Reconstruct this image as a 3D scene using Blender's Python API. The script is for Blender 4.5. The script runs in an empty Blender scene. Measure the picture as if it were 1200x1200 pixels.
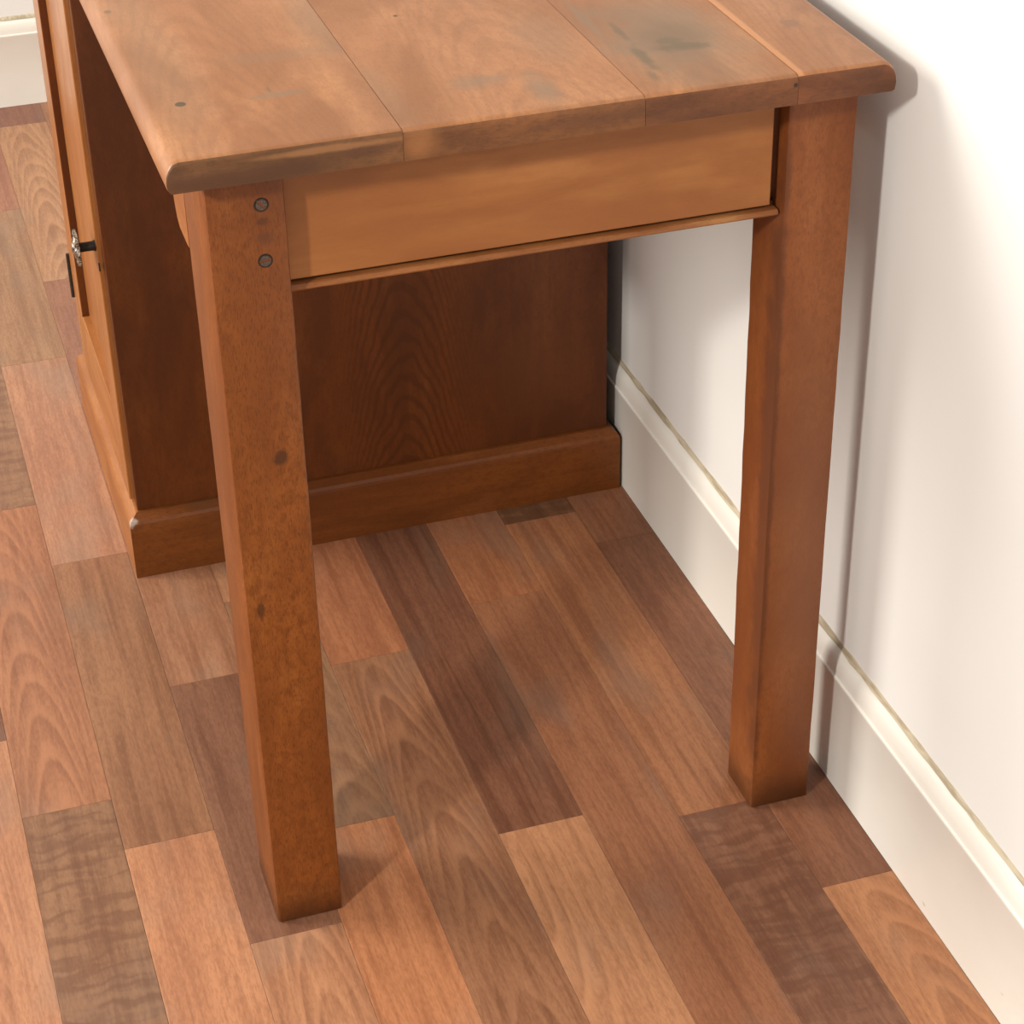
import bpy, bmesh, math, random
from mathutils import Matrix, Vector

scene = bpy.context.scene
COL = scene.collection

# ------------------------------------------------------------------ camera
yaw, pitch, roll = 0.302838, 0.568659, -0.020688
cam_d = bpy.data.cameras.new('camera')
cam = bpy.data.objects.new('camera', cam_d)
COL.objects.link(cam)
fw = Vector((math.sin(yaw) * math.cos(pitch), math.cos(yaw) * math.cos(pitch), -math.sin(pitch)))
rt = Vector((math.cos(yaw), -math.sin(yaw), 0))
up = rt.cross(fw)
r2 = rt * math.cos(roll) + up * math.sin(roll)
u2 = -rt * math.sin(roll) + up * math.cos(roll)
cam.matrix_world = Matrix(((r2.x, u2.x, -fw.x, -0.2177),
                           (r2.y, u2.y, -fw.y, -1.43408),
                           (r2.z, u2.z, -fw.z, 1.35569),
                           (0, 0, 0, 1)))
cam_d.sensor_fit = 'HORIZONTAL'
cam_d.sensor_width = 36.0
cam_d.lens = 2497.4 / 1200.0 * 36.0
cam_d.clip_start = 0.02
scene.camera = cam

# ------------------------------------------------------------------ light
world = bpy.data.worlds.new('room_light')
scene.world = world
world.use_nodes = True
bg = world.node_tree.nodes['Background']
bg.inputs['Color'].default_value = (1.0, 0.965, 0.92, 1)
bg.inputs['Strength'].default_value = 0.87


def area(name, pos, target, size, power, color, size_y=None):
    d = bpy.data.lights.new(name, 'AREA')
    d.energy = power
    d.color = color
    d.size = size
    if size_y:
        d.shape = 'RECTANGLE'
        d.size_y = size_y
    o = bpy.data.objects.new(name, d)
    COL.objects.link(o)
    o.location = pos
    o.rotation_euler = (Vector(target) - Vector(pos)).to_track_quat('-Z', 'Y').to_euler()
    return o


area('lamp_light', (-2.05, -1.62, 2.00), (0.3, 0.1, 0.4), 0.20, 62, (1.0, 0.95, 0.87))
area('window_light', (-2.3, 1.15, 1.75), (0.3, 0.2, 0.4), 1.05, 80, (1.0, 0.95, 0.87), 1.3)

scene.view_settings.view_transform = 'Standard'
scene.view_settings.look = 'None'
scene.view_settings.gamma = 1.0
scene.view_settings.use_curve_mapping = False
scene.view_settings.exposure = 0.02


# ------------------------------------------------------------------ helpers
def lin(c):
    return tuple(((v / 255) / 12.92 if v / 255 <= 0.04045 else ((v / 255 + 0.055) / 1.055) ** 2.4) for v in c)


class NT:
    """small wrapper to write node trees"""
    def __init__(self, name):
        self.m = bpy.data.materials.new(name)
        self.m.use_nodes = True
        self.t = self.m.node_tree
        self.t.nodes.clear()
        self.out = self.t.nodes.new('ShaderNodeOutputMaterial')
        self.b = self.t.nodes.new('ShaderNodeBsdfPrincipled')
        self.t.links.new(self.b.outputs[0], self.out.inputs[0])
        self.co = self.t.nodes.new('ShaderNodeTexCoord').outputs['Object']

    def put(self, sock, v):
        if isinstance(v, bpy.types.NodeSocket):
            self.t.links.new(v, sock)
        elif isinstance(v, (tuple, list)) and len(v) == 3 and sock.type == 'RGBA':
            sock.default_value = (*v, 1)
        else:
            sock.default_value = v

    def mp(self, scale, loc=(0, 0, 0), rot=(0, 0, 0), src=None):
        n = self.t.nodes.new('ShaderNodeMapping')
        self.put(n.inputs[0], src or self.co)
        n.inputs[1].default_value = loc
        n.inputs[2].default_value = rot
        n.inputs[3].default_value = scale
        return n.outputs[0]

    def noise(self, vec, scale=1.0, detail=3.0, rough=0.55, dist=0.0, color=False):
        n = self.t.nodes.new('ShaderNodeTexNoise')
        self.put(n.inputs['Vector'], vec)
        n.inputs['Scale'].default_value = scale
        n.inputs['Detail'].default_value = detail
        n.inputs['Roughness'].default_value = rough
        n.inputs['Distortion'].default_value = dist
        return n.outputs['Color' if color else 'Fac']

    def noise_warp(self, amt):
        """coordinates shaken by noise, so that bands wander"""
        k = self.noise(self.mp((26, 26, 1), (9, 4, 0)), 1, 2, 0.5, 0.0, True)
        a = self.t.nodes.new('ShaderNodeVectorMath')
        a.operation = 'MULTIPLY_ADD'
        self.put(a.inputs[0], k)
        a.inputs[1].default_value = (amt, amt, 0)
        self.put(a.inputs[2], self.co)
        return a.outputs[0]

    def ma(self, op, a, b=0.0, c=None, clamp=False):
        n = self.t.nodes.new('ShaderNodeMath')
        n.operation = op
        n.use_clamp = clamp
        self.put(n.inputs[0], a)
        self.put(n.inputs[1], b)
        if c is not None:
            self.put(n.inputs[2], c)
        return n.outputs[0]

    def rng(self, v, a, b, c=0.0, d=1.0):
        n = self.t.nodes.new('ShaderNodeMapRange')
        n.interpolation_type = 'SMOOTHSTEP'
        self.put(n.inputs[0], v)
        for i, x in enumerate((a, b, c, d)):
            n.inputs[i + 1].default_value = x
        return n.outputs[0]

    def mix(self, f, a, b, mode='MIX'):
        n = self.t.nodes.new('ShaderNodeMix')
        n.data_type = 'RGBA'
        n.blend_type = mode
        self.put(n.inputs[0], f)
        self.put(n.inputs[6], a)
        self.put(n.inputs[7], b)
        return n.outputs[2]

    def sep(self, v):
        n = self.t.nodes.new('ShaderNodeSeparateXYZ')
        self.put(n.inputs[0], v)
        return n.outputs

    def bump(self, h, strength, dist=0.001):
        n = self.t.nodes.new('ShaderNodeBump')
        n.inputs['Strength'].default_value = strength
        n.inputs['Distance'].default_value = dist
        self.put(n.inputs['Height'], h)
        self.t.links.new(n.outputs[0], self.b.inputs['Normal'])

    def done(self, color, rough=0.5, spec=0.5, metal=0.0):
        self.put(self.b.inputs['Base Color'], color)
        self.put(self.b.inputs['Roughness'], rough)
        self.b.inputs['Specular IOR Level'].default_value = spec
        self.b.inputs['Metallic'].default_value = metal
        return self.m


def scl(axis, across, along):
    return tuple(along if i == axis else across for i in range(3))


def spot(n, center, radii, soft=0.35, warp=0.25, wscale=25):
    """soft mark of a given place and size, ragged by noise; 1 inside, 0 outside"""
    loc = tuple(-c / r for c, r in zip(center, radii))
    v = n.mp(tuple(1 / r for r in radii), loc)
    ln = n.t.nodes.new('ShaderNodeVectorMath')
    ln.operation = 'LENGTH'
    n.put(ln.inputs[0], v)
    w = n.ma('MULTIPLY_ADD', n.ma('SUBTRACT', n.noise(n.co, wscale, 3, 0.6), 0.5), warp * 4, ln.outputs['Value'])
    return n.rng(w, 1.0 - soft, 1.0 + soft, 1.0, 0.0)


def desk_wood(name, tone, dark, light, axis, seed=0.0, blotch=0.5, fleck=0.5, rough=0.38, marks=(), figure=None, bump=0.15, figure_amt=0.5):
    """old oiled timber: blotches, streaks along the axis, short dark pores and stains"""
    n = NT(name)
    dk0 = dark
    tone, dark, light = (tuple(v * k_ for v, k_ in zip(q, (0.76, 0.73, 0.66))) for q in (tone, dark, light))
    off = (seed * 1.37, seed * 2.11, seed * 0.73)
    big = n.noise(n.mp(scl(axis, 14, 4.5), off), 1, 4, 0.6, 0.6)
    streak = n.noise(n.mp(scl(axis, 120, 5), off), 1, 4, 0.65, 0.2)
    c = n.mix(n.rng(big, 0.3, 0.72), dark, tone)
    c = n.mix(n.ma('MULTIPLY', n.rng(n.noise(n.mp(scl(axis, 22, 7), (seed + 4, seed, 3)), 1, 3, 0.5), 0.5, 0.75), blotch), c, light)
    c = n.mix(n.rng(streak, 0.42, 0.7, 0.0, 0.35), c, dark)
    pores = n.noise(n.mp(scl(axis, 1000, 190), off), 1, 3, 0.65)
    mot = n.noise(n.mp(scl(axis, 150, 90), off), 1, 4, 0.7)
    c = n.mix(n.ma('MULTIPLY', n.rng(mot, 0.46, 0.62), min(1.0, fleck)), c, dark)
    c = n.mix(n.ma('MULTIPLY', n.rng(pores, 0.48, 0.66), fleck * 0.75), c, tuple(x * 0.55 for x in dark))
    if figure:
        cx, cz, kk, fr, ia = figure
        s = n.sep(n.co)
        dx = n.ma('SUBTRACT', s[ia], cx)
        v = n.ma('MULTIPLY_ADD', n.ma('MULTIPLY', dx, dx), kk, n.ma('SUBTRACT', s[axis], cz))
        v = n.ma('MULTIPLY_ADD', n.noise(n.mp(scl(axis, 18, 9), off), 1, 3, 0.5), 0.10, v)
        rings = n.ma('SINE', n.ma('MULTIPLY', v, fr))
        env = n.rng(n.ma('ABSOLUTE', dx), 0.02, 0.10, 1.0, 0.0)
        c = n.mix(n.ma('MULTIPLY', n.rng(rings, -0.2, 0.9, 0.0, figure_amt), env), c, tuple(x * 0.75 for x in dark))
    for (ctr, rad, colr, amt, soft, warp, ws) in marks:
        c = n.mix(n.ma('MULTIPLY', spot(n, ctr, rad, soft, warp, ws), amt), c, colr)
    n.bump(n.ma('ADD', streak, n.ma('MULTIPLY', pores, 0.6)), bump, 0.0006)
    return n.done(c, n.rng(big, 0.2, 0.8, rough + 0.09, rough - 0.02), 0.32)


def plank_wood(name, tone, kind='straight', seed=0.0, cx=0.0, cy=0.0, contrast=1.0, light=None, gray=None):
    n = NT(name)
    avg = (180, 122, 86)
    tone = lin(tuple(t * 0.84 + a_ * 0.16 for t, a_ in zip(tone, avg)))
    tone = tuple(t * k_ for t, k_ in zip(tone, (0.62, 0.635, 0.65)))
    dk = tuple(t * (0.62, 0.56, 0.54)[i] for i, t in enumerate(tone))
    lt = lin(light) if light else tuple(min(1, t * (1.22, 1.28, 1.26)[i]) for i, t in enumerate(tone))
    off = (seed * 1.7, seed * 2.3, seed)
    broad = n.noise(n.mp((24, 3.0, 1), off), 1, 3, 0.5, 0.3)
    fine = n.noise(n.mp((190, 9, 1), off), 1, 3, 0.6)
    mid = n.noise(n.mp((75, 2.6, 1), off), 1, 3, 0.6, 0.3)
    c = n.mix(n.rng(broad, 0.36, 0.66, 0.0, 0.9), tone, lt)
    mott = n.noise(n.mp((70, 34, 1), (seed, seed, 0)), 1, 4, 0.65, 0.4)
    c = n.mix(n.rng(mott, 0.50, 0.70, 0.0, 0.30), c, dk)
    c = n.mix(n.rng(mott, 0.30, 0.46, 0.35, 0.0), c, lt)
    c = n.mix(n.rng(mid, 0.48, 0.66, 0.0, 0.62 * contrast), c, dk)
    c = n.mix(n.rng(mid, 0.32, 0.44, 0.62 * contrast, 0.0), c, lt)
    c = n.mix(n.rng(fine, 0.46, 0.62, 0.0, 0.34), c, dk)
    c = n.mix(n.rng(fine, 0.34, 0.47, 0.30, 0.0), c, lt)
    grain = n.noise(n.mp((520, 110, 1), off), 1, 3, 0.65)
    c = n.mix(n.rng(grain, 0.45, 0.62, 0.0, 0.34), c, dk)
    c = n.mix(n.rng(grain, 0.32, 0.46, 0.34, 0.0), c, lt)
    patch = n.noise(n.mp((12, 6, 1), (seed, 3, seed * 2)), 1, 2, 0.5)
    gt = gray or tuple(sum(tone) / 3 * k for k in (1.27, 0.91, 0.68))
    c = n.mix(n.rng(patch, 0.5, 0.72, 0.0, 0.32), c, gt)
    if kind in ('arch', 'eye'):
        s = n.sep(n.co)
        dx = n.ma('SUBTRACT', s[0], cx)
        dy = n.ma('SUBTRACT', s[1], cy)
        wob = n.noise(n.mp((15, 3.5, 1), off), 1, 1.5, 0.45)
        if kind == 'arch':
            v = n.ma('MULTIPLY_ADD', n.ma('MULTIPLY', dx, dx), 150.0, dy)
        else:
            v = n.ma('SQRT', n.ma('ADD', n.ma('MULTIPLY', n.ma('MULTIPLY', dx, 5.5), n.ma('MULTIPLY', dx, 5.5)), n.ma('MULTIPLY', dy, dy)))
        v = n.ma('MULTIPLY_ADD', wob, 0.22, v)
        ring = n.ma('FRACT', n.ma('MULTIPLY', v, 15.0))
        lite = n.ma('MULTIPLY', n.rng(ring, 0.0, 0.14), n.rng(ring, 0.14, 0.62, 1.0, 0.0))
        dark_ = n.rng(ring, 0.55, 0.98, 0.0, 0.42 * contrast)
        tail = n.rng(dy, 0.0, 0.1, 1.0, 0.35) if kind == 'arch' else 1.0
        fade = n.rng(n.noise(n.mp((9, 5, 1), (seed * 3, 1, 2)), 1, 2, 0.5), 0.32, 0.6, 0.35, 1.0)
        fade = n.ma('MULTIPLY', fade, n.rng(n.ma('ABSOLUTE', dx), 0.012, 0.045, 1.0, 0.35))
        c = n.mix(n.ma('MULTIPLY', n.ma('MULTIPLY', dark_, tail), fade), c, dk)
        c = n.mix(n.ma('MULTIPLY', n.ma('MULTIPLY', lite, 0.50), fade), c, tuple(min(1, x * 1.15) for x in lt))
    elif kind == 'fiddle':
        wv = n.noise(n.mp((17, 88, 1), off, (0, 0, 0.0), n.noise_warp(0.030)), 1, 1.0, 0.5, 0.0)
        c = n.mix(n.rng(wv, 0.46, 0.62, 0.0, 0.52), c, dk)
        c = n.mix(n.rng(wv, 0.34, 0.44, 0.28, 0.0), c, lt)
    speck = n.noise(n.mp((300, 300, 1), off), 1, 1, 0.5)
    c = n.mix(n.rng(speck, 0.70, 0.8, 0.0, 0.35), c, dk)
    n.bump(fine, 0.06, 0.0004)
    return n.done(c, 0.44, 0.32)


def make(name, bm, mats, parent=None, smooth=False):
    bmesh.ops.recalc_face_normals(bm, faces=bm.faces)
    me = bpy.data.meshes.new(name)
    bm.to_mesh(me)
    bm.free()
    for m in (mats if isinstance(mats, (list, tuple)) else [mats]):
        me.materials.append(m)
    if smooth:
        for p in me.polygons:
            p.use_smooth = True
        me.set_sharp_from_angle(angle=math.radians(38))
    o = bpy.data.objects.new(name, me)
    COL.objects.link(o)
    if parent:
        o.parent = parent
        root = parent
        while root.parent:
            root = root.parent
        if parent is root:
            o.location = -root.location      # mesh coordinates stay world coordinates
    return o


def box(x0, x1, y0, y1, z0, z1, bev=0.0, seg=2, bm=None):
    bm2 = bmesh.new()
    vs = [bm2.verts.new((x, y, z)) for x in (x0, x1) for y in (y0, y1) for z in (z0, z1)]
    for f in ((0, 1, 3, 2), (4, 6, 7, 5), (0, 4, 5, 1), (2, 3, 7, 6), (0, 2, 6, 4), (1, 5, 7, 3)):
        bm2.faces.new([vs[i] for i in f])
    bmesh.ops.recalc_face_normals(bm2, faces=bm2.faces)
    if bev:
        bmesh.ops.bevel(bm2, geom=bm2.edges[:], offset=bev, segments=seg, profile=0.5, affect='EDGES')
    if bm is not None:
        me = bpy.data.meshes.new('tmp')
        bm2.to_mesh(me)
        bm2.free()
        bm.from_mesh(me)
        bpy.data.meshes.remove(me)
        return bm
    return bm2


def prism(pts, axis, a, b, bm=None):
    """closed outline pts (2-D) pushed along an axis from a to b"""
    bm = bm or bmesh.new()
    def p3(p, t):
        if axis == 0:
            return (t, p[0], p[1])
        if axis == 1:
            return (p[0], t, p[1])
        return (p[0], p[1], t)
    A = [bm.verts.new(p3(p, a)) for p in pts]
    B = [bm.verts.new(p3(p, b)) for p in pts]
    k = len(pts)
    for i in range(k):
        bm.faces.new((A[i], A[(i + 1) % k], B[(i + 1) % k], B[i]))
    bm.faces.new(A)
    bm.faces.new(B[::-1])
    return bm


def rings_mesh(rings, bm=None):
    bm = bm or bmesh.new()
    R = [[bm.verts.new(p) for p in r] for r in rings]
    k = len(R[0])
    for a, b in zip(R, R[1:]):
        for i in range(k):
            bm.faces.new((a[i], a[(i + 1) % k], b[(i + 1) % k], b[i]))
    bm.faces.new(R[0])
    bm.faces.new(R[-1][::-1])
    return bm


def struct(o):
    o['kind'] = 'structure'
    return o


# ------------------------------------------------------------------ room shell
WX = 0.569          # plane of the right-hand wall
FY = 2.105          # plane of the far wall

n = NT('painted_plaster')
a = n.noise(n.mp((3, 3, 3)), 1, 3, 0.5)
n.bump(n.noise(n.mp((60, 60, 60)), 1, 4, 0.6), 0.10, 0.001)
plaster = n.done(n.mix(n.rng(a, 0.35, 0.7), (0.755, 0.745, 0.71), (0.785, 0.78, 0.755)), 0.55, 0.3)

n = NT('cream_gloss_paint')
a = n.noise(n.mp((5, 5, 9)), 1, 3, 0.5)
sc = n.noise(n.mp((240, 38, 60), (0, 0, 0), (0.5, 0, 0)), 1, 2, 0.5)
c = n.mix(n.rng(a, 0.35, 0.7), (0.78, 0.75, 0.68), (0.82, 0.80, 0.735))
c = n.mix(n.rng(sc, 0.76, 0.82, 0.0, 0.5), c, (0.42, 0.34, 0.22))
n.bump(n.noise(n.mp((25, 25, 60)), 1, 3, 0.6), 0.06, 0.001)
cream = n.done(c, 0.33, 0.45)

n = NT('grubby_sealant')
a = n.noise(n.mp((200, 25, 200)), 1, 3, 0.6)
sealant = n.done(n.mix(n.rng(a, 0.35, 0.65), (0.36, 0.29, 0.19), (0.54, 0.46, 0.33)), 0.6)

struct(make('wall_right', box(WX, WX + 0.10, -1.3, FY + 0.1, -0.02, 2.4), plaster))
struct(make('wall_back', box(-2.6, WX, FY, FY + 0.10, -0.02, 2.4), plaster))


def board_profile(t=0.0113):
    # (distance from the wall, height)
    return [(0, 0), (t, 0), (t, 0.1195), (t + 0.0009, 0.1212), (t + 0.0006, 0.1232), (t - 0.0012, 0.1245),
            (t - 0.0016, 0.131), (t - 0.0030, 0.138), (t - 0.0055, 0.1438), (t - 0.0080, 0.1465), (0.0018, 0.148), (0, 0.148)]


pr = board_profile()
br = struct(make('baseboard_right', prism([(WX - d, z) for d, z in pr], 1, -1.3, FY - 0.0115), cream, smooth=True))
bb = struct(make('baseboard_back', prism([(FY - d, z) for d, z in pr], 0, -2.6, WX), cream, smooth=True))


def sealant_line(parent, axis):
    """uneven bead of filler along the top of the skirting"""
    rnd = random.Random(5)
    bm = bmesh.new()
    lo, hi = (-1.3, FY - 0.012) if axis == 1 else (-2.6, WX)
    k = 150
    prev = None
    for i in range(k + 1):
        t = lo + (hi - lo) * i / k
        w = 0.0030 + rnd.uniform(-0.0008, 0.0010)
        pts = [(0.0, 0.1475), (w + 0.0008, 0.1475), (w * 0.7, 0.1475 + w * 0.7), (0.0, 0.1485 + w)]
        ring = [bm.verts.new((WX - d, t, z) if axis == 1 else (t, FY - d, z)) for d, z in pts]
        if prev:
            for j in range(4):
                bm.faces.new((prev[j], prev[(j + 1) % 4], ring[(j + 1) % 4], ring[j]))
        else:
            bm.faces.new(ring)
        prev = ring
    bm.faces.new(prev[::-1])
    o = make('sealant', bm, sealant, parent)
    o['label'] = 'grubby yellowed filler line along the top'
    return o


sealant_line(br, 1)
sealant_line(bb, 0)

# ------------------------------------------------------------------ floor
n = NT('floor_backing')
a = n.noise(n.mp((40, 40, 40)), 1, 2, 0.5)
backing = n.done(n.mix(a, (0.09, 0.045, 0.025), (0.14, 0.075, 0.045)), 0.7)
floor = struct(make('floor', box(-2.6, WX, -1.3, FY, -0.03, -0.0045), backing))

SC, SA, SB, SX, SD, SE, SF, SG, SH = -0.2035, -0.1168, -0.0298, 0.0551, 0.1397, 0.2265, 0.3121, 0.3987, 0.4859
PW = 0.0862
# strip: (x0, x1, [(y_far, tone, kind, cx, cy, contrast) from near to far])
strips = [
    (SC - PW, SC, -0.60, [(0.353, (208, 144, 106), 'arch', -0.26, 0.1, .5), (0.86, (160, 106, 78), 'straight', 0, 0, 1),
                          (1.42, (196, 140, 104), 'straight', 0, 0, 1), (FY, (172, 120, 90), 'fiddle', 0, 0, 1)]),
    (SC, SA, -0.45, [(0.2247, (160, 114, 84), 'fiddle', 0, 0, 1), (0.7976, (190, 126, 90), 'arch', -0.165, 0.62, .8),
                     (1.30, (166, 122, 92), 'fiddle', 0, 0, 1), (1.80, (184, 130, 100), 'straight', 0, 0, 1), (FY, (166, 110, 88), 'straight', 0, 0, 1)]),
    (SA, SB, -0.36, [(0.1472, (212, 144, 104), 'straight', 0, 0, .45), (0.658, (172, 118, 84), 'straight', 0, 0, 1),
                     (1.1603, (206, 146, 112), 'straight', 0, 0, .5), (1.666, (186, 138, 102), 'straight', 0, 0, .8), (FY, (188, 126, 100), 'straight', 0, 0, .8)]),
    (SB, SX, -0.57, [(-0.0167, (200, 138, 100), 'arch', 0.022, -0.08, .8), (0.3867, (146, 98, 74), 'straight', 0, 0, 1),
                     (0.93, (190, 132, 98), 'straight', 0, 0, .8), (1.3975, (170, 114, 90), 'straight', 0, 0, .6),
                     (2.0055, (200, 146, 108), 'arch', 0.012, 1.90, .8), (FY, (160, 106, 86), 'straight', 0, 0, .6)]),
    (SX, SD, -0.42, [(0.1113, (212, 138, 94), 'straight', 0, 0, .9), (0.52, (158, 114, 84), 'arch', 0.11, 0.24, .4),
                     (1.05, (194, 136, 98), 'straight', 0, 0, .7), (1.6, (170, 116, 88), 'straight', 0, 0, 1), (FY, (190, 132, 98), 'straight', 0, 0, 1)]),
    (SD, SE, -0.62, [(0.3671, (168, 114, 82), 'arch', 0.183, 0.26, 1), (0.80, (192, 122, 84), 'straight', 0, 0, .8),
                     (1.4, (168, 116, 88), 'straight', 0, 0, 1), (FY, (190, 136, 102), 'straight', 0, 0, 1)]),
    (SE, SF, -0.55, [(0.0515, (202, 140, 100), 'eye', 0.232, -0.02, .6), (0.72, (132, 84, 62), 'straight', 0, 0, 1.2),
                     (1.3, (180, 126, 94), 'straight', 0, 0, 1), (FY, (160, 110, 84), 'straight', 0, 0, 1)]),
    (SF, SG, -0.50, [(0.4251, (168, 108, 76), 'straight', 0.36, 0.3, .8), (0.83, (176, 110, 74), 'straight', 0, 0, .9),
                     (1.4, (170, 116, 88), 'straight', 0, 0, 1), (FY, (196, 138, 102), 'straight', 0, 0, 1)]),
    (SG, SH, -0.58, [(0.0187, (150, 102, 78), 'fiddle', 0, 0, 1), (0.5666, (184, 120, 82), 'straight', 0, 0, 1),
                     (1.1, (132, 92, 66), 'fiddle', 0, 0, 1), (FY, (190, 132, 98), 'straight', 0, 0, 1)]),
    (SH, WX - 0.0114, -0.64, [(-0.1171, (210, 142, 98), 'arch', 0.535, -0.18, .5), (0.495, (150, 96, 70), 'straight', 0, 0, .6),
                              (1.0, (166, 108, 76), 'straight', 0, 0, .8), (FY, (180, 124, 92), 'straight', 0, 0, 1)]),
]


def plank(x0, x1, y0, y1, mat, g=0.00012):
    bm = bmesh.new()
    t = 0.0004
    r0 = [(x0 + g, y0 + g), (x1 - g, y0 + g), (x1 - g, y1 - g), (x0 + g, y1 - g)]
    r1 = [(x0 + g + t, y0 + g + t), (x1 - g - t, y0 + g + t), (x1 - g - t, y1 - g - t), (x0 + g + t, y1 - g - t)]
    rings_mesh([[(x, y, -0.0044) for x, y in r0], [(x, y, -0.0002) for x, y in r0], [(x, y, 0.0) for x, y in r1]], bm)
    return make('plank', bm, mat, floor)


seed = 1.0
generic = []
for x0, x1, ystart, rows in strips:
    y = ystart
    for (ye, tone, kind, cx, cy, con) in rows:
        seed += 1.618
        m = plank_wood('plank_wood', tone, kind, seed, cx, cy, con)
        plank(x0, x1, y, ye, m)
        if kind != 'arch' and kind != 'eye':
            generic.append(m)
        y = ye
# the floor goes on to the left of the frame and towards the viewer
rnd = random.Random(11)
xs = SC - PW
while xs > -2.5:
    y = -1.3 + rnd.uniform(0, 0.3)
    plank(xs - PW, xs, -1.3, y, rnd.choice(generic))
    while y < FY - 0.01:
        ye = min(FY, y + rnd.choice((0.404, 0.507, 0.606)))
        if FY - ye < 0.08:
            ye = FY
        plank(xs - PW, xs, y, ye, rnd.choice(generic))
        y = ye
    xs -= PW
for x0, x1, ystart, rows in strips:
    plank(x0, x1, -1.3, ystart, rnd.choice(generic))

# ------------------------------------------------------------------ the desk
desk = bpy.data.objects.new('writing_desk', None)
COL.objects.link(desk)
desk.location = (0.27, 0.5, 0.0)
desk['label'] = 'old honey-brown wooden pedestal desk standing against the cream wall'
desk['category'] = 'desk'

TONE = (0.40, 0.140, 0.040)
DARK = (0.215, 0.062, 0.014)
LIGHT = (0.56, 0.235, 0.085)
T = 'desk_timber'

H = 0.76
TB = 0.7355

# --- tabletop boards, running along y ------------------------------------
TOPT = (0.50, 0.225, 0.100)
TOPD = (0.33, 0.135, 0.055)
TOPL = (0.60, 0.285, 0.125)
GREY = (0.20, 0.125, 0.075)
SMUDGE = (0.13, 0.085, 0.045)
marks1 = [((0.0015, 0.0760, H), (0.0042, 0.0046, 0.01), (0.030, 0.024, 0.008), 0.97, 0.12, 0.02, 60),
          ((-0.018, 0.300, H), (0.003, 0.004, 0.01), (0.10, 0.07, 0.04), 0.7, 0.5, 0.1, 60),
          ((0.000, 0.20, H), (0.022, 0.20, 0.03), GREY, 0.30, 0.7, 0.35, 14),
          ((0.076, 0.070, H), (0.018, 0.006, 0.03), GREY, 0.60, 0.6, 0.4, 40),
          ((0.070, 0.082, H), (0.0012, 0.005, 0.03), SMUDGE, 0.65, 0.5, 0.2, 60),
          ((0.10, 0.15, H), (0.05, 0.012, 0.03), GREY, 0.30, 0.8, 0.5, 24),
          ((0.138, 0.22, H), (0.018, 0.06, 0.03), GREY, 0.40, 0.7, 0.3, 18)]
marks2 = [((0.224, 0.045, H), (0.020, 0.012, 0.03), GREY, 0.60, 0.7, 0.5, 40),
          ((0.266, 0.012, H), (0.010, 0.030, 0.03), GREY, 0.65, 0.7, 0.4, 40),
          ((0.300, 0.115, H), (0.02, 0.05, 0.03), GREY, 0.3, 0.7, 0.3, 20),
          ((0.150, 0.04, H), (0.012, 0.06, 0.03), GREY, 0.3, 0.7, 0.3, 20),
          ((0.2034, 0.206, H), (0.0018, 0.0025, 0.01), (0.07, 0.03, 0.015), 0.9, 0.3, 0.1, 60)]
marks3 = [((0.392, 0.085, H), (0.050, 0.085, 0.03), GREY, 0.80, 0.7, 0.40, 18),
          ((0.400, 0.085, H), (0.026, 0.030, 0.03), SMUDGE, 0.45, 0.9, 0.40, 40),
          ((0.398, 0.058, H), (0.020, 0.0085, 0.02), SMUDGE, 0.90, 0.6, 0.45, 70),
          ((0.392, 0.074, H), (0.010, 0.007, 0.02), SMUDGE, 0.8, 0.6, 0.45, 70),
          ((0.360, 0.045, H), (0.0045, 0.026, 0.02), SMUDGE, 0.85, 0.6, 0.4, 80),
          ((0.353, 0.010, H), (0.0035, 0.014, 0.02), SMUDGE, 0.6, 0.6, 0.4, 80),
          ((0.362, 0.108, H), (0.0030, 0.022, 0.02), SMUDGE, 0.75, 0.6, 0.4, 80),
          ((0.345, 0.14, H), (0.004, 0.05, 0.02), GREY, 0.6, 0.6, 0.3, 60)]
marks4 = [((0.4960, 0.076, H), (0.0075, 0.010, 0.02), (0.22, 0.10, 0.045), 0.85, 0.4, 0.7, 140),
          ((0.4595, 0.15, H), (0.0030, 0.30, 0.02), TOPL, 0.45, 0.5, 0.05, 30)]
DK = (0.075, 0.028, 0.012)
endmarks = [[((0.02, -0.03, 0.7415), (0.075, 0.02, 0.0065), DK, 0.75, 0.5, 0.25, 30), ((0.115, -0.03, 0.748), (0.022, 0.02, 0.005), DK, 0.6, 0.6, 0.4, 40),
             ((0.09, -0.03, 0.7535), (0.05, 0.02, 0.0022), (0.42, 0.19, 0.075), 0.4, 0.6, 0.4, 30)],
            [((0.30, -0.03, 0.747), (0.09, 0.02, 0.005), DK, 0.45, 0.7, 0.4, 25), ((0.157, -0.03, 0.748), (0.012, 0.02, 0.012), (0.42, 0.17, 0.055), 0.45, 0.8, 0.4, 40)],
            [((0.36, -0.03, 0.744), (0.05, 0.02, 0.008), DK, 0.4, 0.7, 0.4, 25), ((0.4545, -0.03, 0.7515), (0.0018, 0.02, 0.0018), (0.03, 0.012, 0.006), 0.95, 0.3, 0.05, 60)],
            [((0.512, -0.03, 0.751), (0.016, 0.02, 0.005), DK, 0.6, 0.6, 0.4, 50), ((0.50, -0.03, 0.7385), (0.035, 0.02, 0.003), DK, 0.4, 0.6, 0.3, 30)]]
board_x = [-0.0300, 0.1441, 0.3322, 0.4569, 0.5410]
boards = []
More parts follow.
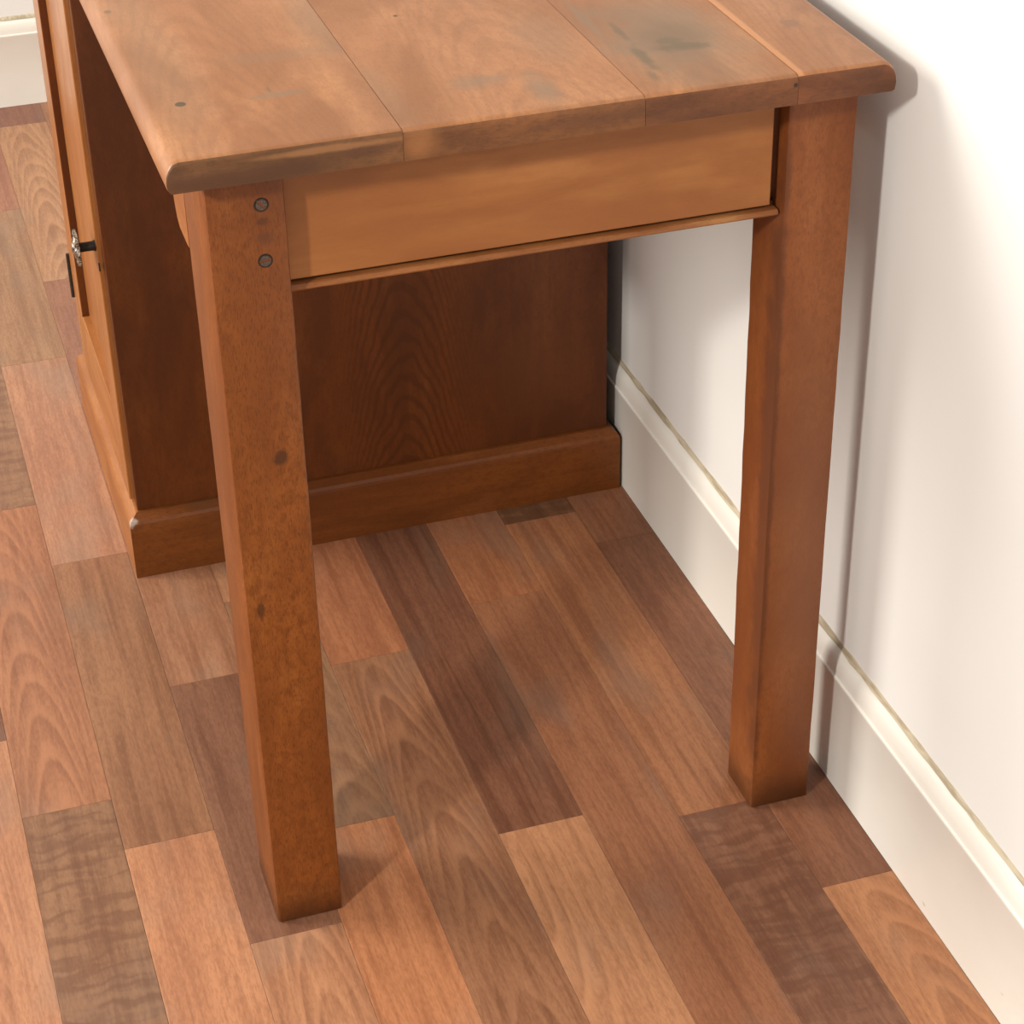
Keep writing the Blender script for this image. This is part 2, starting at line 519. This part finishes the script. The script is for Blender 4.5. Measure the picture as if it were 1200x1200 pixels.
for i, mk in enumerate((marks1, marks2, marks3, marks4)):
    tone, dk_, lt_ = TOPT, TOPD, TOPL
    top_m = desk_wood('tabletop_timber', tone, dk_, lt_, 1, 3.1 * i + 1, 0.6, 0.30, 0.36, mk, bump=0.05, figure=((0.03, 0.30, 75.0, 130.0, 0), (0.26, 0.05, 60.0, 120.0, 0), (0.38, 0.5, 90.0, 120.0, 0), (0.52, 0.2, 120.0, 110.0, 0))[i], figure_amt=0.22)
    endt = [(0.31, 0.130, 0.045), (0.36, 0.135, 0.045), (0.33, 0.115, 0.040), (0.33, 0.110, 0.040)][i]
    end_m = desk_wood('end_grain_timber', tuple(v * 0.75 for v in endt), tuple(v * 0.32 for v in endt), tuple(v * 1.1 for v in endt), 0, 5.7 * i + 2, 0.7, 0.35, 0.45, endmarks[i])
    x0, x1 = board_x[i], board_x[i + 1]
    g = 0.00015
    zt = H - (0.0004 if i == 1 else 0.0 if i == 0 else 0.0006 if i == 2 else 0.0002)
    L0 = i == 0
    R0 = i == 3
    prof = []
    # left side upwards
    if L0:
        prof += [(x0 + 0.003, TB), (x0 + 0.0006, TB + 0.003), (x0, TB + 0.0075), (x0 + 0.0006, TB + 0.0135),
                 (x0 + 0.0026, TB + 0.0185), (x0 + 0.0058, zt - 0.0018), (x0 + 0.0100, zt - 0.0002)]
    else:
        prof += [(x0 + g, TB), (x0 + g, zt - 0.0005), (x0 + g + 0.0005, zt)]
    if R0:
        prof += [(x1 - 0.0110, zt), (x1 - 0.0070, zt - 0.0018), (x1 - 0.0030, zt - 0.0058), (x1 - 0.0008, zt - 0.011), (x1, zt - 0.017), (x1 - 0.001, TB + 0.001), (x1 - 0.003, TB)]
    else:
        prof += [(x1 - g - 0.0005, zt), (x1 - g, zt - 0.0005), (x1 - g, TB)]
    ccx, ccz = (x0 + x1) / 2, (TB + H) / 2

    def ring(y, ins, lo=0.0):
        out = []
        for (px, pz) in prof:
            k_ = max(0.0, (pz - TB - 0.004) / (H - TB - 0.004))
            q = pz - ins * k_ + (lo if pz < TB + 0.004 else 0.0)
            qx = px
            if L0 and px < x0 + 0.012:
                qx = px + ins * 0.1
            if R0 and px > x1 - 0.012:
                qx = px - ins * 0.25
            out.append((qx, y, q))
        return out
    q_ = 0.6 if i == 0 else 1.0
    ys = [(-0.0300, 0.0068 * q_, 0.0), (-0.0297, 0.0042 * q_, 0), (-0.0287, 0.0022 * q_, 0), (-0.0270, 0.0008 * q_, 0), (-0.0245, 0.0, 0)]
    rings = [ring(*q) for q in ys]
    YE = 1.032
    rings += [ring(YE - 0.003, 0, 0), ring(YE - 0.0005, 0.0025, 0), ring(YE, 0.006, 0.001)]
    bm = rings_mesh(rings)
    bm.faces.ensure_lookup_table()
    for f in bm.faces:
        cc = f.calc_center_median()
        if cc.y < -0.0284 or cc.y > YE - 0.001:
            f.material_index = 1
    o = make('tabletop_board', bm, [top_m, end_m], desk, smooth=True)
    boards.append(o)
boards[2]['label'] = 'tabletop board with a dark grey-green scorch stain'
boards[0]['label'] = 'outermost tabletop board with a small filled nail hole'

# --- legs -------------------------------------------------------------------
legm = [((0.040, 0.0, 0.487), (0.006, 0.02, 0.007), (0.06, 0.020, 0.006), 0.85, 0.4, 0.4, 90),
        ((0.012, 0.0, 0.345), (0.003, 0.02, 0.008), (0.06, 0.020, 0.006), 0.75, 0.4, 0.4, 90),
        ((0.0415, 0.0, 0.6910), (0.004, 0.02, 0.003), (0.07, 0.022, 0.006), 0.7, 0.5, 0.4, 120),
        ((0.0415, 0.0, 0.6780), (0.005, 0.02, 0.005), (0.09, 0.030, 0.01), 0.6, 0.7, 0.4, 90),
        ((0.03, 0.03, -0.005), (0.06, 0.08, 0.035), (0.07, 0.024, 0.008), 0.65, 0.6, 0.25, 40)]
leg_l_m = desk_wood(T, (0.340, 0.104, 0.020), (0.205, 0.057, 0.010), (0.42, 0.148, 0.036), 2, 2.0, 0.5, 0.75, 0.40, legm)
legm2 = [((0.505, 0.0, 0.32), (0.030, 0.02, 0.22), (0.22, 0.085, 0.035), 0.45, 0.7, 0.3, 20),
         ((0.468, 0.006, 0.36), (0.0045, 0.02, 0.36), (0.10, 0.030, 0.010), 0.80, 0.5, 0.45, 40),
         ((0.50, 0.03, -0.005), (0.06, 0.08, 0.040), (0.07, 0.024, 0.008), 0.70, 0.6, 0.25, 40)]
leg_r_m = desk_wood(T, (0.340, 0.110, 0.030), (0.215, 0.060, 0.015), (0.42, 0.150, 0.050), 2, 9.0, 0.5, 0.45, 0.40, legm2)


def leg(x0, x1, y0, yb_low, yb_top, mat, rnd_seed):
    r = random.Random(rnd_seed)
    rings = []
    N = 26
    for i in range(N + 1):
        t = i / N
        z = TB * t
        yb = yb_low + (yb_top - yb_low) * t
        e = [0.0030 + r.uniform(-0.0006, 0.0009) for _ in range(4)]
        ce = 0.0015 if i in (0,) else 0.0
        X0, X1, Y0, Y1 = x0 + ce, x1 - ce, y0 + ce, yb - ce
        ring = []
        for (cx, cy, sx, sy, q) in ((X0, Y0, 1, 1, 0), (X1, Y0, -1, 1, 1), (X1, Y1, -1, -1, 2), (X0, Y1, 1, -1, 3)):
            b = e[q]
            pts = [(cx, cy + sy * b), (cx + sx * b * 0.30, cy + sy * b * 0.30), (cx + sx * b, cy)]
            if q in (1, 3):
                pts = pts[::-1]
            ring += [(px, py, z) for px, py in pts]
        rings.append(ring)
    rings.insert(1, [(p[0], p[1], 0.0020) for p in rings[1]])
    return make('leg', rings_mesh(rings), mat, desk, smooth=True)


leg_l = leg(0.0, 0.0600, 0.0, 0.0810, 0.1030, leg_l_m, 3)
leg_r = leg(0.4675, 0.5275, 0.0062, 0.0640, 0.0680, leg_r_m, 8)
leg_l['label'] = 'square leg with two slotted screws near its top'
leg_r['label'] = 'square leg nearest the wall with a dark worn front corner'

n = NT('aged_steel')
a = n.noise(n.mp((900, 900, 900)), 1, 3, 0.6)
steel = n.done(n.mix(n.rng(a, 0.35, 0.7), (0.09, 0.065, 0.055), (0.16, 0.12, 0.10)), 0.45, 0.5, 0.75)
n = NT('black_iron')
a = n.noise(n.mp((400, 400, 400)), 1, 3, 0.6)
iron = n.done(n.mix(a, (0.012, 0.009, 0.007), (0.05, 0.035, 0.025)), 0.55, 0.4, 0.5)


def screw(cx, cz, ang, bright):
    """slotted countersunk screw head, facing -y, in a shallow dark ring"""
    bm = bmesh.new()
    R, y = 0.0047, -0.0006
    k = 24
    # two half discs with a slot between them
    d = Vector((math.cos(ang), 0, math.sin(ang)))
    nrm = Vector((-d.z, 0, d.x))
    c0 = Vector((cx, 0, cz))
    sw = 0.0010
    for s in (-1, 1):
        pts = []
        a0 = math.asin(sw / R)
        for j in range(k // 2 + 1):
            th = a0 + (math.pi - 2 * a0) * j / (k // 2)
            pts.append(c0 + d * (R * math.cos(th)) + nrm * (s * R * math.sin(th)))
        top = [bm.verts.new((p.x + (c0.x - p.x) * 0.10, y, p.z + (c0.z - p.z) * 0.10)) for p in pts]
        bot = [bm.verts.new((p.x, y + 0.0016, p.z)) for p in pts]
        bm.faces.new(top)
        for j in range(len(pts)):
            q = (j + 1) % len(pts)
            bm.faces.new((top[j], top[q], bot[q], bot[j]))
        bm.faces.new(bot[::-1])
    # slot floor
    vs = [bm.verts.new(c0 + d * (sx * R * 0.98) + nrm * (sz * sw * 1.05) + Vector((0, y + 0.0009, 0))) for sx, sz in ((-1, -1), (1, -1), (1, 1), (-1, 1))]
    f = bm.faces.new(vs)
    f.material_index = 1
    # dark countersink ring
    inner = [bm.verts.new((cx + R * math.cos(t), -0.0003, cz + R * math.sin(t))) for t in [2 * math.pi * j / k for j in range(k)]]
    outer = [bm.verts.new((cx + R * 1.25 * math.cos(t), 0.0002, cz + R * 1.25 * math.sin(t))) for t in [2 * math.pi * j / k for j in range(k)]]
    lip = [bm.verts.new((cx + R * 1.16 * math.cos(t), -0.00045, cz + R * 1.16 * math.sin(t))) for t in [2 * math.pi * j / k for j in range(k)]]
    for j in range(k):
        q = (j + 1) % k
        for A, B in ((inner, lip), (lip, outer)):
            f = bm.faces.new((A[j], A[q], B[q], B[j]))
            f.material_index = 1
    o = make('screw', bm, [steel, iron], leg_l)
    return o


screw(0.0418, 0.7044, math.radians(-52), False)
screw(0.0413, 0.6590, math.radians(8), True)

# --- near apron with the thin runner under it --------------------------------
apm = [((0.10, 0.016, 0.724), (0.05, 0.02, 0.018), (0.20, 0.070, 0.022), 0.55, 0.7, 0.3, 30)]
ap_m = desk_wood(T, (0.47, 0.185, 0.055), (0.33, 0.115, 0.032), (0.56, 0.25, 0.080), 0, 4.4, 0.55, 0.12, 0.40, apm, bump=0.06)
make('apron', box(0.0606, 0.4600, 0.0165, 0.0345, 0.6315, TB, 0.0008, 1), ap_m, desk)
rail_m = desk_wood(T, (0.46, 0.19, 0.065), (0.26, 0.09, 0.03), (0.60, 0.30, 0.12), 0, 7.7, 0.7, 0.3, 0.45)
bm = bmesh.new()
for (y0, y1, z0, z1) in ((0.0120, 0.0420, 0.6235, 0.6285),):
    rr = random.Random(2)
    k = 40
    rings = []
    for i in range(k + 1):
        x = 0.0603 + (0.4655 - 0.0603) * i / k
        j = rr.uniform(-0.0004, 0.0004)
        rings.append([(x, y0 + 0.0012, z0), (x, y0 + j, z0 + 0.0015), (x, y0 + j, z1 - 0.0018), (x, y0 + 0.0016 + j, z1 - 0.0004 + j * 0.4), (x, y0 + 0.0035, z1), (x, y1, z1), (x, y1, z0)])
    rings_mesh(rings, bm)
make('drawer_runner', bm, rail_m, desk)
# the apron carries on behind the gap with a thin spacer
make('spacer', box(0.0606, 0.4655, 0.0240, 0.0400, 0.6285, 0.6315), desk_wood(T, DARK, tuple(v * .5 for v in DARK), TONE, 0, 1.1), desk)

# --- kneehole apron on the room side, arched up behind the leg ------------------
pts = [(0.1033, TB), (0.1033, 0.6300), (0.112, 0.6290), (0.143, 0.6300), (0.152, 0.6345), (0.158, 0.6430), (0.163, 0.6560), (0.172, 0.6700), (0.190, 0.6800),
       (0.230, 0.6850), (0.480, 0.6850), (0.560, 0.6800), (0.600, 0.6650), (0.6145, 0.6500), (0.6145, TB)]
kn_m = desk_wood(T, (0.44, 0.165, 0.045), (0.27, 0.085, 0.022), (0.52, 0.215, 0.065), 1, 8.3, 0.5, 0.3)
make('kneehole_apron', prism(pts, 0, 0.0004, 0.0190), kn_m, desk)
make('back_apron', box(0.5080, 0.5260, 0.0690, 0.6145, 0.6550, TB, 0.001, 1), kn_m, desk)

CHIP = ((-0.0255, 0.6030, 0.0735), (0.0055, 0.0055, 0.0055), (0.50, 0.42, 0.36), 0.65, 0.4, 0.4, 160)
# --- pedestal cupboard ------------------------------------------------------------
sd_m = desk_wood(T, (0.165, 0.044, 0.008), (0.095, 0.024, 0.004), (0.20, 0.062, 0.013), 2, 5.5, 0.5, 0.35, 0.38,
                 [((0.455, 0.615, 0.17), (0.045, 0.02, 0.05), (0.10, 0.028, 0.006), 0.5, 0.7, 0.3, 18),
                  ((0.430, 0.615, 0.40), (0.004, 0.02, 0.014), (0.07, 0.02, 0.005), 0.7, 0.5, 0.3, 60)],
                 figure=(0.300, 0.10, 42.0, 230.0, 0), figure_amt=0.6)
frame_m = desk_wood(T, (0.50, 0.205, 0.065), (0.34, 0.120, 0.033), (0.62, 0.29, 0.11), 2, 6.1, 0.5, 0.2, 0.27)
railf_m = desk_wood(T, (0.50, 0.205, 0.065), (0.34, 0.120, 0.033), (0.62, 0.29, 0.11), 1, 2.9, 0.5, 0.2, 0.33)
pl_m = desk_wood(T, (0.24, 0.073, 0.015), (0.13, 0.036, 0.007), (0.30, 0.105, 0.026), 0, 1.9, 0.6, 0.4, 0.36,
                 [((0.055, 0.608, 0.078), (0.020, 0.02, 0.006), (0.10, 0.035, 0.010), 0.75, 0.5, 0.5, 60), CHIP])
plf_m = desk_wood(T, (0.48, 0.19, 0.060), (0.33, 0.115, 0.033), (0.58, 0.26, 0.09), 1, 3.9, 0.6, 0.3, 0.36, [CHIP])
PZ = TB
BX = -0.0165
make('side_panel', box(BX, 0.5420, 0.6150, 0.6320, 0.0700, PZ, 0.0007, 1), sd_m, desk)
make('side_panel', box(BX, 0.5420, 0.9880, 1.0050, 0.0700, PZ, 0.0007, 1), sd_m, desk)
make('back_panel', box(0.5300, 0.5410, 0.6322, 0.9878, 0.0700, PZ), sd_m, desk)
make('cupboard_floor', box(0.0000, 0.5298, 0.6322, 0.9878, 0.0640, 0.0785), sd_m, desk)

# plinth: mitred base board with a bevelled top edge, all the way round
PX0, PX1, PY0, PY1 = -0.0285, 0.5540, 0.6000, 1.0200
PHT, PHB = 0.0795, 0.0700


def plinth_board(pa, pb, ia, ib, mat):
    """pa-pb outer bottom corners, ia-ib inner corners at the carcass (all 2-D)"""
    bm = bmesh.new()
    def L(p, q, t):
        return (p[0] + (q[0] - p[0]) * t, p[1] + (q[1] - p[1]) * t)
    secA, secB = [], []
    for (t, z) in ((0, 0), (0, 0.0665), (0.035, PHB), (0.16, PHB + 0.0035), (0.75, PHT - 0.0002), (1.0, PHT), (1.0, 0.0)):
        a_ = L(pa, ia, t)
        b_ = L(pb, ib, t)
        secA.append((a_[0], a_[1], z))
        secB.append((b_[0], b_[1], z))
    rings_mesh([secA, secB], bm)
    return make('plinth', bm, mat, desk)


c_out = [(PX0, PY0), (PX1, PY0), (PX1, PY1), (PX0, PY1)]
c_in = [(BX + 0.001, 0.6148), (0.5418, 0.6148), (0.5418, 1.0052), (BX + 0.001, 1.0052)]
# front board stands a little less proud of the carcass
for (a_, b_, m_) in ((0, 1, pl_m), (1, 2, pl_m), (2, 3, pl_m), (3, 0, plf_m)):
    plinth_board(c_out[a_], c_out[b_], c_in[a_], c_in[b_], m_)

# door: frame of stiles and rails round a recessed panel
door = bpy.data.objects.new('door', None)
COL.objects.link(door)
door.parent = desk
door.location = -desk.location
DX0, DX1 = -0.0215, -0.0010
DY0, DY1 = 0.6335, 0.9870
DZ0, DZ1 = 0.0840, 0.7330
SW = 0.0640


def dpart(name, bm, mat):
    return make(name, bm, mat, door)


dpart('stile', box(DX0, DX1, DY0, DY0 + SW, DZ0, DZ1, 0.0012, 2), frame_m)
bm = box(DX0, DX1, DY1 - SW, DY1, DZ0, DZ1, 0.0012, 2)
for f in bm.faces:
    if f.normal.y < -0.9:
        f.material_index = 1  # shade on the inner edge is put into its colour: darker timber
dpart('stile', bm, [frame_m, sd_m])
dpart('rail', box(DX0 + 0.0002, DX1, DY0 + SW + 0.0001, DY1 - SW - 0.0001, DZ0, 0.1740, 0.0010, 2), railf_m)
dpart('rail', box(DX0 + 0.0002, DX1, DY0 + SW + 0.0001, DY1 - SW - 0.0001, 0.6450, DZ1, 0.0010, 2), railf_m)
dpart('panel', box(DX0 + 0.0090, DX1 - 0.004, DY0 + SW - 0.004, DY1 - SW + 0.004, 0.1700, 0.6490), frame_m)

# turned knob: dark stem with a scalloped, embossed silver rosette
KY, KZ = 0.6390, 0.3960


def knob_stem():
    k = 20
    rings = []
    for (dx, r) in ((0.0, 0.0060), (0.0015, 0.0060), (0.0022, 0.0052), (0.010, 0.0050), (0.0165, 0.0052), (0.0185, 0.0052)):
        rings.append([(DX0 - dx, KY + r * math.cos(2 * math.pi * j / k), KZ + r * math.sin(2 * math.pi * j / k)) for j in range(k)])
    return rings_mesh(rings)


def knob_rose():
    k = 64
    rings = []
    for (dx, r, sc_) in ((0.0180, 0.006, 0), (0.0172, 0.0155, .10), (0.0180, 0.0190, .12), (0.0200, 0.0186, .12), (0.0208, 0.0150, .10), (0.0202, 0.0125, 0.06),
                         (0.0222, 0.0100, 0.05), (0.0218, 0.0075, 0), (0.0240, 0.0050, 0), (0.0248, 0.0022, 0)):
        ring = []
        for j in range(k):
            t = 2 * math.pi * j / k
            rr_ = r * (1 + sc_ * math.cos(8 * t))
            ring.append((DX0 - dx - 0.0004 * math.cos(8 * t) * (sc_ > 0.055), KY + rr_ * math.cos(t), KZ + rr_ * math.sin(t)))
        rings.append(ring)
    return rings_mesh(rings)


n = NT('tarnished_silver')
a = n.noise(n.mp((500, 500, 500)), 1, 3, 0.6)
silver = n.done(n.mix(n.rng(a, 0.4, 0.6), (0.06, 0.045, 0.035), (0.42, 0.36, 0.30)), 0.38, 0.5, 0.85)
dpart('knob_stem', knob_stem(), iron)['label'] = 'dark metal knob stem'
dpart('knob', knob_rose(), silver)['label'] = 'silver rosette-shaped knob face'
# small keyhole plate below the knob
bm = bmesh.new()
prism([(KY - 0.014 + 0.003 * math.cos(t * math.pi / 6), 0.378 + (0.006 if math.sin(t * math.pi / 6) < 0 else 0.004) * math.sin(t * math.pi / 6)) for t in range(12)], 0, DX0 - 0.0006, DX0 + 0.0008, bm)
dpart('keyhole', bm, iron)
# butt hinge at the far edge
bm = bmesh.new()
k = 14
for seg in range(3):
    z0 = 0.1700 + seg * 0.0195
    rings = [[(DX0 - 0.0010 + 0.0028 * math.cos(2 * math.pi * j / k), DY1 + 0.0022 + 0.0028 * math.sin(2 * math.pi * j / k), z) for j in range(k)] for z in (z0, z0 + 0.0190)]
    rings_mesh(rings, bm)
box(DX0 - 0.0008, DX0 + 0.012, DY1 + 0.0002, DY1 + 0.0009, 0.1700, 0.2280, bm=bm)
dpart('hinge', bm, iron)['label'] = 'black iron butt hinge'
